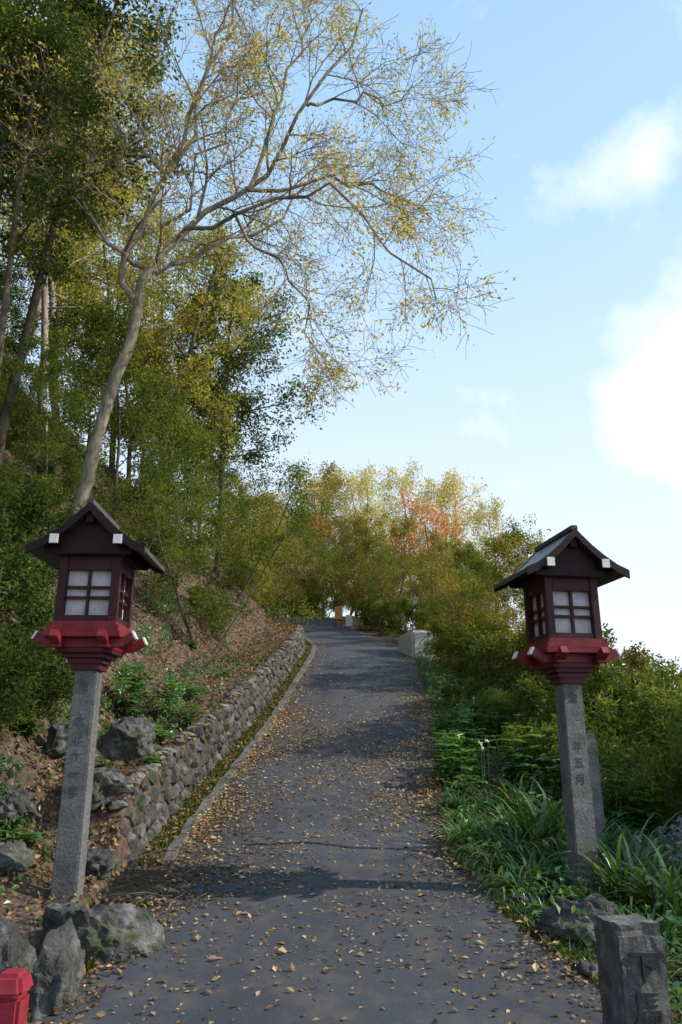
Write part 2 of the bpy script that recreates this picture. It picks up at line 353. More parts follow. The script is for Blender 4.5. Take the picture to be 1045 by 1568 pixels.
for x, y, s in [(-2.0, 9.0, .5), (-2.4, 9.9, .6), (-2.2, 10.9, .5), (-2.7, 8.6, .6), (-2.9, 11.5, .5), (-3.1, 9.6, .6), (-2.2, 12.4, .4), (-3.3, 13.2, .6), (-2.4, 14.8, .4),
                (-2.4, 18.0, .5), (-2.7, 7.6, .6), (1.9, 15.5, .5), (2.1, 17.5, .5), (2.2, 19, .5), (1.75, 12.6, .5), (1.7, 13.8, .45), (-2.6, 5.9, .6), (-2.9, 5.4, .7), (1.9, 10.8, .6)]:
    plant('sprig', 'leafy_sapling', x, y, s)
# out-of-view trees added beyond the right bank to shade the foreground
for k, x, y, s in [('ever1', 15.5, 0, 1.5), ('ever1', 15.5, 5, 1.5), ('ever1', 16, 9.5, 1.5), ('ever2', 18, 3, 1.45), ('ever2', 18.5, 8, 1.45), ('ever1', 18, 12.5, 1.45), ('ever1', 17.3, 15.0, 1.3), ('ever1', 20, 10, 1.5)]:
    plant(k, 'offscreen_shade_tree', x, y, s)

# hero tree ----------------------------------------------------------
r = np.random.default_rng(77); paths = []
def sp(pts, n=12, wob=.05):
    pts = np.array(pts, float); t = np.linspace(0, len(pts) - 1, n)
    out = []
    for tt in t:
        i = min(int(tt), len(pts) - 2); f = tt - i
        p0 = pts[max(i - 1, 0)]; p1 = pts[i]; p2 = pts[i + 1]; p3 = pts[min(i + 2, len(pts) - 1)]
        out.append(.5 * ((2 * p1) + (-p0 + p2) * f + (2 * p0 - 5 * p1 + 4 * p2 - p3) * f * f + (-p0 + 3 * p1 - 3 * p2 + p3) * f ** 3))
    out = np.array(out); out[1:-1] += r.normal(size=(n - 2, 3)) * wob; return out
gb = gzf(-4.45, 11)
trunk = sp([(-4.5, 11, gb - .4), (-4.25, 11, 4.1), (-3.83, 11, 6.45), (-3.46, 11, 8.5)], 14, .035)
paths.append((trunk, np.linspace(.125, .085, 14), 0))
P0 = (-3.46, 11, 8.5)
limbs = [([P0, (-3.65, 11, 9.4), (-3.1, 10.8, 11), (-2.6, 11, 13), (-2.2, 11, 15.5)], .072),
         ([P0, (-2.94, 11, 9.8), (-1.66, 11, 10.9), (-.6, 10.5, 12.3), (.4, 10.2, 14.2)], .068),
         ([(-1.66, 11, 10.9), (.0, 11.3, 11.35), (.9, 11.6, 11.3), (1.7, 11.8, 10.9)], .035),
         ([(-2.94, 11, 9.8), (-1.8, 10.3, 9.9), (-.3, 9.8, 9.9), (.7, 9.6, 8.9), (1.4, 9.5, 7.7)], .04),
         ([(-3.1, 10.8, 11), (-4.2, 11.5, 12.5), (-5, 12, 14.5)], .05),
         ([(-3.65, 11, 9.4), (-2.6, 12, 10.2), (-1.2, 12.6, 11.8), (.0, 13, 13.6)], .05),
         ([(-1.66, 11, 10.9), (-1.2, 11, 12.5), (-.8, 11, 14.3), (-.5, 11, 15.6)], .045),
         ([(-1.8, 10.3, 9.9), (-1.0, 10.8, 9.2), (-.5, 11.1, 8.4), (-.1, 11.2, 7.3)], .028),
         ([(-3.1, 10.8, 11), (-2.2, 10, 13), (-1.6, 9.5, 15.3)], .045),
         ([(-.6, 10.5, 12.3), (.5, 10.8, 12.8), (1.4, 11, 13.1)], .03),
         ([(-3.4, 11, 9.2), (-2.6, 10, 9.6), (-1.9, 9.6, 10.8), (-1.6, 9.4, 12)], .035),
         ([(-3.65, 11, 9.4), (-4.6, 10.6, 10.6), (-5.2, 10.4, 11.8)], .04)]
for pl, rad in limbs:
    L = sp(pl, 12, .10); rr = rad * np.linspace(1, .28, 12)
    paths.append((L, rr, 0))
    kids(paths, L, rr, 2.4, 0, 3, r, (11, 8, 6, 0), .62, .14, (0, .0, -.015, -.04), .22, (.5, 1.1))
mb = MB()
for pts, rr, l in paths:
    tube(mb, pts, np.maximum(rr, .0036), 9 if (l == 0 and rr[0] > .08) else (6 if l == 0 else (4 if l == 1 else 3)), 0 if l > 0 or rr[0] < .08 else 2)
P, ti = leaf_pts(paths, 2, 22000, .07, r, .42)
leaves(mb, P, .064, .3, .5, 1, ti, r)
obj('spreading_autumn_tree', mb.mesh('spreading_autumn_tree', [M_barkl, M_hero, M_barkh]))

# ------------------------------------------------------------------ ground sheet
ys = np.concatenate([np.arange(-60, -4, 4), np.arange(-4, 30, .2), np.arange(30, 60, .8), np.arange(60, 140, 5), [160, 200, 300, 500, 1000, 2500]])
sl = np.array([0, .03, .2, .33, .36, .39, .42, .5, .7, .9, 1.1, 1.3] + list(np.arange(1.5, 12, .3)) + list(np.arange(12, 40, 1.5)) + [45, 60, 100, 300, 900, 2500])
rowsX = []
for y in ys:
    h = float(hw(y)); c = float(cx(y))
    rowsX.append(np.concatenate([c - h - sl[::-1], [c - h * .9, c - h * .5, c, c + h * .5, c + h * .9], c + h + sl]))
X = np.array(rowsX); Y = np.repeat(ys[:, None], X.shape[1], 1); Z = gz(X, Y)
nr, nc = X.shape; i = np.arange(nr - 1)[:, None] * nc; j = np.arange(nc - 1)[None]
F = np.stack([i + j, i + j + 1, i + nc + j + 1, i + nc + j], -1).reshape(-1, 4)
mb = MB(); mb.add(np.stack([X, Y, Z], -1).reshape(-1, 3), F, 0, .5, True)
obj('ground', mb.mesh('ground', [M_soil]))

def strip(name, mat, y0, y1, ul, ur, zoff, ncol=10, step=.15, jit=0.0):
    yy = np.arange(y0, y1, step); mb = MB(); A = []
    for y in yy:
        l = ul(y); rgt = ur(y)
        if jit:
            l += jit * (math.sin(y * 5.3) * .5 + math.sin(y * 12.7 + 1) * .3 + math.sin(y * 27) * .2); rgt += jit * (math.sin(y * 4.1 + 2) * .5 + math.sin(y * 11.3) * .3 + math.sin(y * 23) * .2)
        t = np.linspace(0, 1, ncol); u = l + (rgt - l) * t
        A.append(np.stack([cx(y) + u, np.full(ncol, y), np.full(ncol, float(zr(y))) + zoff(t)], -1))
    A = np.array(A); n, c, _ = A.shape; i = np.arange(n - 1)[:, None] * c; j = np.arange(c - 1)[None]
    F = np.stack([i + j, i + j + 1, i + c + j + 1, i + c + j], -1).reshape(-1, 4)
    mb.add(A.reshape(-1, 3), F, 0, .5, True); return obj(name, mb.mesh(name, [mat]))
strip('asphalt_road', M_asph, -8, 75, lambda y: -hw(y) - .0, lambda y: hw(y) + .02, lambda t: .012 + .02 * np.sin(np.pi * t), 14, .12, .09)
def ribbon_box(name, mat, y0, y1, a, b, h0, h1, step=.15):
    yy = np.arange(y0, y1, step); A = []
    for k, y in enumerate(yy):
        z = float(zr(y)); c = float(cx(y)); h = float(hw(y)); w = .012 * math.sin(y * 9) + .009 * math.sin(y * 23)
        A.append([(c - h - a + w, y, z - .1), (c - h - a + w, y, z + h0), (c - h - a - .02, y, z + h0 + .008), (c - h - b + w, y, z + h1), (c - h - b, y, z - .1)])
    A = np.array(A); n, c, _ = A.shape; i = np.arange(n - 1)[:, None] * c; j = np.arange(c - 1)[None]
    F = np.stack([i + j + 1, i + j, i + c + j, i + c + j + 1], -1).reshape(-1, 4)
    mb = MB(); mb.add(A.reshape(-1, 3), F, 0); mb.add(A[0], np.array([[0, 1, 2, 3, 4]]), 0); return obj(name, mb.mesh(name, [mat]))
ribbon_box('concrete_road_edging', M_conc, 6.4, 27, .0, .11, .035, .035)

# ------------------------------------------------------------------ rocks
def ico(sub):
    bm = bmesh.new(); bmesh.ops.create_icosphere(bm, subdivisions=sub, radius=1)
    V = np.array([v.co[:] for v in bm.verts]); F = np.array([[v.index for v in f.verts] for f in bm.faces]); bm.free(); return V, F
I2 = ico(2); I5 = ico(5)
def rockverts(r, base, nplanes=14, lo=.55, hi=.9, ns=.05):
    V = base.copy()
    for _ in range(nplanes):
        n = unit(r.normal(size=3)); d = r.uniform(lo, hi); k = V @ n - d; V = V - n * np.maximum(k, 0)[:, None]
    ph = r.uniform(0, 6, 6)
    V = V * (1 + ns * (np.sin(V[:, 0] * 7 + ph[0]) * np.sin(V[:, 1] * 8 + ph[1]) + .6 * np.sin(V[:, 2] * 15 + V[:, 0] * 11 + ph[2])))[:, None]
    return V
def boulder(name, x, y, s, rz=0, dz=0, seed=0, z=None):
    r = np.random.default_rng(seed); V = rockverts(r, I5[0], 16, .5, .85, .02) * np.array(s)
    V += np.array([(mnoise.fractal(Vector(v * 6 + seed), 1, 2, 4) * .04 + (abs(mnoise.noise(Vector(v * 14 + 3 * seed))) - .2) * .05) * unit(v) for v in V])
    mb = MB(); mb.add(V, I5[1], 0)
    z = gzf(x, y) + dz if z is None else z
    return obj(name, mb.mesh(name, [M_rock]), (x, y, z), (0, 0, rz))
boulder('boulder', -1.42, 4.75, (.40, .27, .29), .2, .0, 1, .36)
boulder('boulder', -1.36, 4.05, (.17, .15, .42), .5, .0, 2, .30)
boulder('boulder', -1.75, 4.35, (.24, .22, .36), 1.5, .0, 3, .30)
boulder('boulder', -1.98, 6.3, (.30, .2, .22), .3, .22, 4)
boulder('boulder', -2.45, 6.9, (.27, .2, .22), .9, .15, 5)
boulder('boulder', -1.85, 6.75, (.28, .2, .22), .2, .40, 6)
boulder('boulder', -2.55, 6.2, (.3, .22, .22), 2.2, .0, 7)
boulder('boulder', -2.35, 5.5, (.24, .22, .22), 1.2, .0, 8)
boulder('boulder', -2.2, 7.8, (.15, .18, .16), 2.2, .0, 9)
boulder('boulder', -1.75, 5.85, (.2, .16, .13), 2.2, .03, 10)
boulder('boulder', 1.38, 4.92, (.30, .18, .20), -.5, .10, 11)
boulder('boulder', 1.60, 5.15, (.18, .16, .16), .5, .08, 12)
boulder('boulder', 1.2, 5.6, (.11, .08, .06), .5, .03, 13)
boulder('boulder', 1.30, 4.4, (.12, .09, .06), .5, .02, 15)

# stone retaining wall
mb = MB(); r = np.random.default_rng(5)
for y in np.arange(6.35, 27, .155):
    H = float(wallh(y)) + .02
    if H < .12: continue
    nc_ = 4; z = -.03
    for k in range(nc_):
        hgt = H / nc_ * r.uniform(.85, 1.2)
        yy = y + (k % 2) * .08 + r.uniform(-.035, .035)
        if yy > 24.5 and k > 1: break
        V = rockverts(r, I2[0], 10, .55, .85, .03) * np.array([.085, .105 * r.uniform(.7, 1.35), hgt * .66])
        a = r.uniform(-.5, .5); ca, sa = math.cos(a), math.sin(a)
        V[:, 1], V[:, 2] = V[:, 1] * ca - V[:, 2] * sa, V[:, 1] * sa + V[:, 2] * ca
        t = (z + hgt / 2) / H
        X0 = cx(yy) - hw(yy) - .36 - .08 * t + r.uniform(-.01, .012)
        V += np.array([float(X0), yy, float(zr(yy)) + z + hgt / 2]); mb.add(V, I2[1], 0); z += hgt
    if r.uniform() < .85 and H > .3:
        V = rockverts(r, I2[0], 9, .55, .9, .04) * np.array([r.uniform(.09, .14), .10, .045])
        V += np.array([float(cx(y) - hw(y) - .48), y, float(zr(y)) + H + .005]); mb.add(V, I2[1], 2)
yy = np.arange(6.4, 27, .2); A = []
for y in yy:
    H = float(wallh(y)); c = float(cx(y) - hw(y)); z = float(zr(y))
    A.append([(c - .345, y, z - .1), (c - .42, y, z + H - .02), (c - .62, y, z + H - .01), (c - .62, y, z - .1)])
A = np.array(A); n, c, _ = A.shape; i = np.arange(n - 1)[:, None] * c; j = np.arange(c - 1)[None]
mb.add(A.reshape(-1, 3), np.stack([i + j + 1, i + j, i + c + j, i + c + j + 1], -1).reshape(-1, 4), 1)
mb.add(A[0], np.array([[0, 1, 2, 3]]), 1)
obj('stone_retaining_wall', mb.mesh('stone_retaining_wall', [M_wstone, M_mortar, M_conc]))

# ------------------------------------------------------------------ litter
def slope_n(x, y):
    e = .05; dx = (gz(x + e, y) - gz(x - e, y)) / (2 * e); dy = (gz(x, y + e) - gz(x, y - e)) / (2 * e)
    return unit(np.stack([-dx, -dy, np.ones_like(dx)], -1))
def litter(name, x, y, size, zoff, tilt=.35, tints=None):
    n = len(x); nm = unit(slope_n(x, y) + rng.normal(size=(n, 3)) * tilt)
    P = np.stack([x, y, gz(x, y) + zoff], -1); mb = MB()
    leaves(mb, P, size, 0, .6, 0, rng.uniform(0, 1, n) if tints is None else tints, rng, flat=nm, fold=.12)
    return obj(name, mb.mesh(name, [M_litter]))
n = 32000
y = np.concatenate([rng.uniform(3.3, 24, 8000), rng.normal(9.8, 2.7, n - 8000)]); y = np.clip(y, 3.2 + rng.uniform(0, 1.5, n), 26)
u = rng.uniform(-1, 1, n); u = np.where(rng.uniform(size=n) < .3, np.sign(rng.uniform(-1, 1, n)) * (1 - np.abs(rng.normal(0, .14, n))), u)
dens = np.sin(u * 3 + y * 1.3 + 1) * .5 + np.sin(y * 2.9 - u * 5) * .5; kp = (dens > rng.uniform(-1.4, .9, n)); u = u[kp]; y = y[kp]; n = len(y)
tn = np.where(rng.uniform(size=n) < .78, rng.uniform(.1, .78, n), rng.uniform(.78, 1, n))
litter('fallen_leaves_on_road', cx(y) + u * hw(y), y, .034 * np.where(rng.uniform(size=n) < .12, 1.5, 1), .056 + rng.uniform(0, .01, n), .25, tn)
n = 46000
y = rng.uniform(5.5, 26, n); s = .4 + rng.uniform(0, 1, n) ** 1.3 * 7
litter('fallen_leaves_on_bank', cx(y) - hw(y) - s, y, .055, .02 + rng.uniform(0, .025, n), .55, rng.uniform(0, 1, n) ** 1.5 * .85)
n = 9000
y = rng.uniform(3, 22, n); s = rng.uniform(0, 2.5, n)
litter('fallen_leaves_on_verge', cx(y) + hw(y) + s, y, .05, .02 + rng.uniform(0, .02, n), .45, rng.uniform(0, .8, n))
n = 2600
y = rng.uniform(3.3, 6.5, n); s = rng.uniform(-.25, 1.2, n) ** 1
litter('fallen_leaves_by_rocks', cx(y) - hw(y) - s, y, .04, .05, .35, rng.uniform(0, .8, n))
n = 1800
y = rng.uniform(6.5, 22, n); s = rng.uniform(.12, .34, n)
litter('fallen_leaves_in_gutter', cx(y) - hw(y) - s, y, .045, .02 + rng.uniform(0, .02, n), .35, rng.uniform(0, .8, n))

def blades(mb, P, L, W, arch, r, mat=0, seg=4, tints=None, spread=1.0):
    n = len(P); az = r.uniform(0, 6.28, n); el = r.uniform(.5, 1.5, n) * spread
    Ls = L * r.uniform(.6, 1.2, n); hd = np.stack([np.cos(az), np.sin(az), np.zeros(n)], -1); sd = np.stack([-np.sin(az), np.cos(az), np.zeros(n)], -1)
    q = P.copy(); ang = np.pi / 2 - (1.57 - np.clip(el, 0, 1.5)) * .6; rows = []
    for k in range(seg + 1):
        t = k / seg; w = W * (1 - t ** 2) * .5 + W * .04
        rows.append(q - sd * w); rows.append(q + sd * w)
        q = q + (hd * np.cos(ang)[:, None] + np.array([0, 0, 1.]) * np.sin(ang)[:, None]) * (Ls / seg)[:, None]
        ang = ang - arch * r.uniform(.6, 1.3, n) / seg
    V = np.stack(rows, 1)
    b = np.arange(n)[:, None] * (2 * (seg + 1)); k = np.arange(seg)[None] * 2
    F = np.stack([b + k, b + k + 1, b + k + 3, b + k + 2], -1).reshape(-1, 4)
    ti = r.uniform(0, 1, n) if tints is None else tints
    mb.add(V.reshape(-1, 3), F, mat, np.repeat(ti, 2 * (seg + 1)), True)
n = 18000; y = rng.uniform(6.4, 25, n); s = rng.uniform(.10, .34, n); x = cx(y) - hw(y) - s; mb = MB()
blades(mb, np.stack([x, y, gz(x, y)], -1), .04, .014, 1.2, rng, seg=2); obj('gutter_moss', mb.mesh('gutter_moss', [M_moss]))
n = 14000; y = rng.uniform(3.2, 5.6, n); sg = rng.uniform(size=n) < .5
x = np.where(sg, cx(y) - hw(y) + rng.normal(.05, .12, n), cx(y) + hw(y) + rng.normal(-.05, .14, n)); mb = MB()
blades(mb, np.stack([x, y, gz(x, y) + .015], -1), .03, .01, 1.2, rng, seg=2); obj('roadside_moss', mb.mesh('roadside_moss', [M_moss]))
n = 7000; y = rng.uniform(3.5, 20, n); x = cx(y) + hw(y) + np.abs(rng.normal(.0, .3, n)); mb = MB()
blades(mb, np.stack([x, y, gz(x, y)], -1), .10, .009, 1.5, rng, seg=3); obj('verge_grass', mb.mesh('verge_grass', [M_strap]))

def strapmesh(seed, n=90, L=.5, W=.022, arch=2.0):
    r = np.random.default_rng(seed); mb = MB(); P = np.concatenate([r.normal(size=(n, 2)) * .06, np.zeros((n, 1))], 1)
    blades(mb, P, L, W, arch, r, seg=6); return mb.mesh('strap_grass', [M_strap])
S = [strapmesh(1), strapmesh(2, 110, .42, .016, 2.4), strapmesh(3, 60, .6, .03, 1.5), strapmesh(4, 80, .3, .012, 2.2)]
def clump(k, x, y, s): obj('strap_leaf_grass', S[k], (x, y, gzf(x, y) - .02), (0, 0, rng.uniform(0, 6.28)), s)
for x, y, s, k in [(1.15, 6.2, 1.0, 1), (1.4, 6.5, 1.1, 0), (1.1, 6.9, 1.05, 0), (1.65, 6.9, 1.1, 2), (1.6, 7.4, 1.0, 0), (1.15, 7.5, .9, 1), (1.9, 7.2, 1.1, 2), (1.1, 6.5, .9, 1), (1.15, 7.9, .85, 0),
                   (1.2, 5.75, .9, 1), (2.1, 6.7, 1.0, 2), (2.35, 6.3, 1.1, 2), (2.6, 6.7, 1.1, 0), (2.0, 6.1, .9, 0), (2.3, 5.7, 1.0, 0), (1.75, 5.2, .85, 1),
                   (1.55, 4.75, .8, 1), (1.85, 4.9, .9, 0), (2.1, 5.2, 1.0, 2), (1.65, 4.45, .7, 1), (2.9, 6.2, 1.1, 2), (1.95, 4.4, .9, 0), (1.5, 8.1, .9, 0), (1.85, 8.0, 1.0, 2),
                   (1.75, 11, .7, 1), (1.85, 12.5, .7, 1), (2.0, 15, .8, 0), (2.0, 14, .8, 0), (2.1, 16, .8, 0), (1.7, 9.9, .8, 0), (1.55, 9.2, .8, 0),
                   (1.65, 5.95, .8, 1), (1.5, 5.5, .6, 3), (2.5, 5.1, 1.0, 2), (2.9, 7.2, 1.2, 0), (2.4, 7.4, 1.1, 0), (1.35, 4.75, .45, 3), (1.75, 5.5, .8, 0), (1.95, 5.55, 1.0, 2), (1.45, 6.1, .9, 0), (1.8, 6.4, 1.0, 1), (2.05, 5.85, 1.1, 2),
                   (-2.25, 4.9, .5, 3), (-2.2, 5.95, .5, 3), (-1.35, 5.2, .25, 3), (-2.6, 8.6, .5, 1), (-1.8, 8.0, .4, 3), (-1.75, 4.9, .4, 3)]:
    clump(k, x, y, s)

def broadmesh(seed, nst=9, H=.45, L=.15):
    r = np.random.default_rng(seed); mb = MB()
    for s in range(nst):
        az = r.uniform(0, 6.28); ln = r.uniform(.05, .5); p = np.array([r.normal() * .05, r.normal() * .05, -.03]); d = unit(np.array([math.cos(az) * ln, math.sin(az) * ln, 1]))
        pts = [p]; h = H * r.uniform(.6, 1.15)
        for k in range(5): d = unit(d + r.normal(size=3) * .08); pts.append(pts[-1] + d * h / 5)
        pts = np.array(pts); tube(mb, pts, np.linspace(.006, .003, 6), 4, 0, .3)
        for k in range(1, 6):
            for m_ in range(3 if k < 5 else 4):
                a2 = r.uniform(0, 6.28); hd = np.array([math.cos(a2), math.sin(a2), r.uniform(-.15, .35)]); hd = unit(hd)
                sd = unit(np.cross(hd, [0, 0, 1])); up = np.cross(sd, hd); LL = L * r.uniform(.6, 1.15); W = LL * .58; o = pts[k] + hd * .03
                V = []
                for t, w, zz in [(0, .03, 0), (.25, .42, .03), (.5, .5, .03), (.78, .3, -.03), (1, .0, -.14)]:
                    c = o + hd * LL * t + up * LL * zz
                    V += [c - sd * W * w + up * LL * .06, c - up * LL * .0, c + sd * W * w + up * LL * .06]
                F = []
                for q in range(4):
                    b = q * 3; F += [[b, b + 1, b + 4, b + 3], [b + 1, b + 2, b + 5, b + 4]]
                mb.add(V, F, 0, r.uniform(0, 1) * .6 + .25 * k / 5, True)
    return mb.mesh('broadleaf_plant', [M_plant])
B = [broadmesh(1), broadmesh(2, 12, .6, .14), broadmesh(3, 7, .3, .17)]
for x, y, s, k in [(1.2, 8.8, .9, 1), (1.5, 9.3, 1.0, 1), (1.9, 8.9, 1.1, 1), (1.35, 9.9, .9, 0), (1.7, 10.3, 1.0, 1), (1.3, 8.3, .7, 0), (2.2, 9.6, 1.1, 1), (2.3, 8.3, 1.1, 1), (2.6, 9.1, 1.2, 1),
                   (2.0, 11.4, .9, 1), (2.7, 7.9, 1.1, 1), (1.8, 7.7, .8, 0), (2.2, 10.6, .9, 1), (1.6, 11.3, .8, 0), (1.9, 13.2, .8, 1), (2.2, 14.0, .8, 1), (1.45, 10.8, .7, 1), (1.25, 9.4, .7, 1),
                   (-1.9, 9.2, .8, 0), (-2.2, 9.7, .9, 1), (-2.5, 9.2, 1.0, 1), (-2.0, 8.5, .7, 2), (-2.7, 9.9, .8, 0), (-2.3, 8.0, .7, 2), (-2.1, 10.6, .6, 0), (-1.8, 7.5, .5, 2),
                   (-2.35, 5.9, .6, 2), (-2.6, 5.5, .8, 0), (-2.2, 4.6, .6, 2), (-2.75, 6.7, .7, 2), (-2.5, 7.5, .6, 2), (-1.5, 4.3, .3, 2), (-2.0, 4.2, .6, 2), (-3.0, 7.7, .8, 1), (-3.4, 9.2, .9, 1),
                   (-1.95, 12.5, .4, 2), (-2.6, 13.0, .5, 2), (2.4, 4.7, .8, 0), (3.0, 5.6, .9, 1), (3.3, 6.6, 1.0, 1), (-1.15, 3.6, .3, 2), (1.55, 4.15, .4, 2), (3.0, 8.1, 1.0, 1), (3.6, 7.4, 1.0, 1),
                   (-2.9, 8.4, .8, 0), (-2.15, 7.0, .45, 2), (1.5, 6.0, .5, 2), (1.9, 6.6, .6, 0), (1.6, 5.7, .5, 2), (1.35, 7.2, .6, 2), (1.3, 5.3, .4, 2), (1.15, 7.7, .5, 2), (2.7, 6.1, .8, 1), (2.2, 6.0, .6, 0)]:
    obj('broadleaf_plant', B[k], (x, y, gzf(x, y) - .02), (0, 0, rng.uniform(0, 6.28)), s)
def cover(name, n, xf, yf, size, mat, h=.12):
    y = yf(n); x = xf(y, n); P = np.stack([x, y, gz(x, y) + rng.uniform(0, h, n)], -1); mb = MB()
    cl = np.sin(x * 3.7 + np.sin(y * 2.9)) * np.sin(y * 3.3 + 1.3 * np.sin(x * 2.1)); keep = cl > rng.uniform(-.6, .6, n)
    P = P[keep]; leaves(mb, P, size, 1.0, .55, 0, rng.uniform(0, 1, len(P)), rng); obj(name, mb.mesh(name, [mat]))
cover('ground_cover', 36000, lambda y, n: cx(y) + hw(y) + .02 + rng.uniform(0, 1, n) ** .9 * 4.5, lambda n: rng.uniform(3, 22, n), .06, M_plant, .25)
cover('bank_ground_cover', 9000, lambda y, n: cx(y) - hw(y) - .55 - rng.uniform(0, 1, n) ** .9 * 3.4, lambda n: rng.uniform(4, 15, n), .05, M_plant, .12)
cover('hill_ground_cover', 16000, lambda y, n: cx(y) - hw(y) - 4 - rng.uniform(0, 1, n) * 9, lambda n: rng.uniform(8, 30, n), .09, M_green, .35)
# flowers
def flowers(name, x0, y0, n, mat, size, h0, h1, spread):
    mb = MB(); x = x0 + rng.normal(size=n) * spread; y = y0 + rng.normal(size=n) * spread; z = gz(x, y) + rng.uniform(h0, h1, n)
    for k in range(n):
        tube(mb, [(x[k], y[k], gzf(x[k], y[k])), (x[k] + .01, y[k], z[k] - .05), (x[k], y[k], z[k])], [.003, .0025, .002], 3, 1, .3)
    P = np.repeat(np.stack([x, y, z], -1), 9, 0); leaves(mb, P, size, .6, .6, 0, rng.uniform(0, 1, len(P)), rng)
    obj(name, mb.mesh(name, [mat, M_plant]))
flowers('purple_flowers', 2.5, 5.95, 30, M_purple, .032, .28, .52, .15)
flowers('white_flowers', 1.45, 8.4, 4, M_wpet, .035, .5, .65, .07)

# ------------------------------------------------------------------ lanterns
def boxm(mb, c, s, mat=0, taper=1.0, bev=.004, rot=None):
    bm = bmesh.new(); bmesh.ops.create_cube(bm, size=1)
    for v in bm.verts:
        t = taper if v.co.z > 0 else 1
        v.co.x *= s[0] * t; v.co.y *= s[1] * t; v.co.z *= s[2]
    if bev: bmesh.ops.bevel(bm, geom=bm.edges[:], offset=bev, segments=2, affect='EDGES')
    bm.verts.index_update()
    V = np.array([v.co[:] for v in bm.verts])
    if rot is not None:
        Mx = np.array(Matrix.Rotation(rot[1], 3, rot[0])); V = V @ Mx.T
    V = V + np.array(c)
    for f in bm.faces: mb.add(V[[v.index for v in f.verts]], np.arange(len(f.verts))[None], mat)
    bm.free()
def part(name, parent, mats, fn):
    mb = MB(); fn(mb); return obj(name, mb.mesh(name, mats), parent=parent)

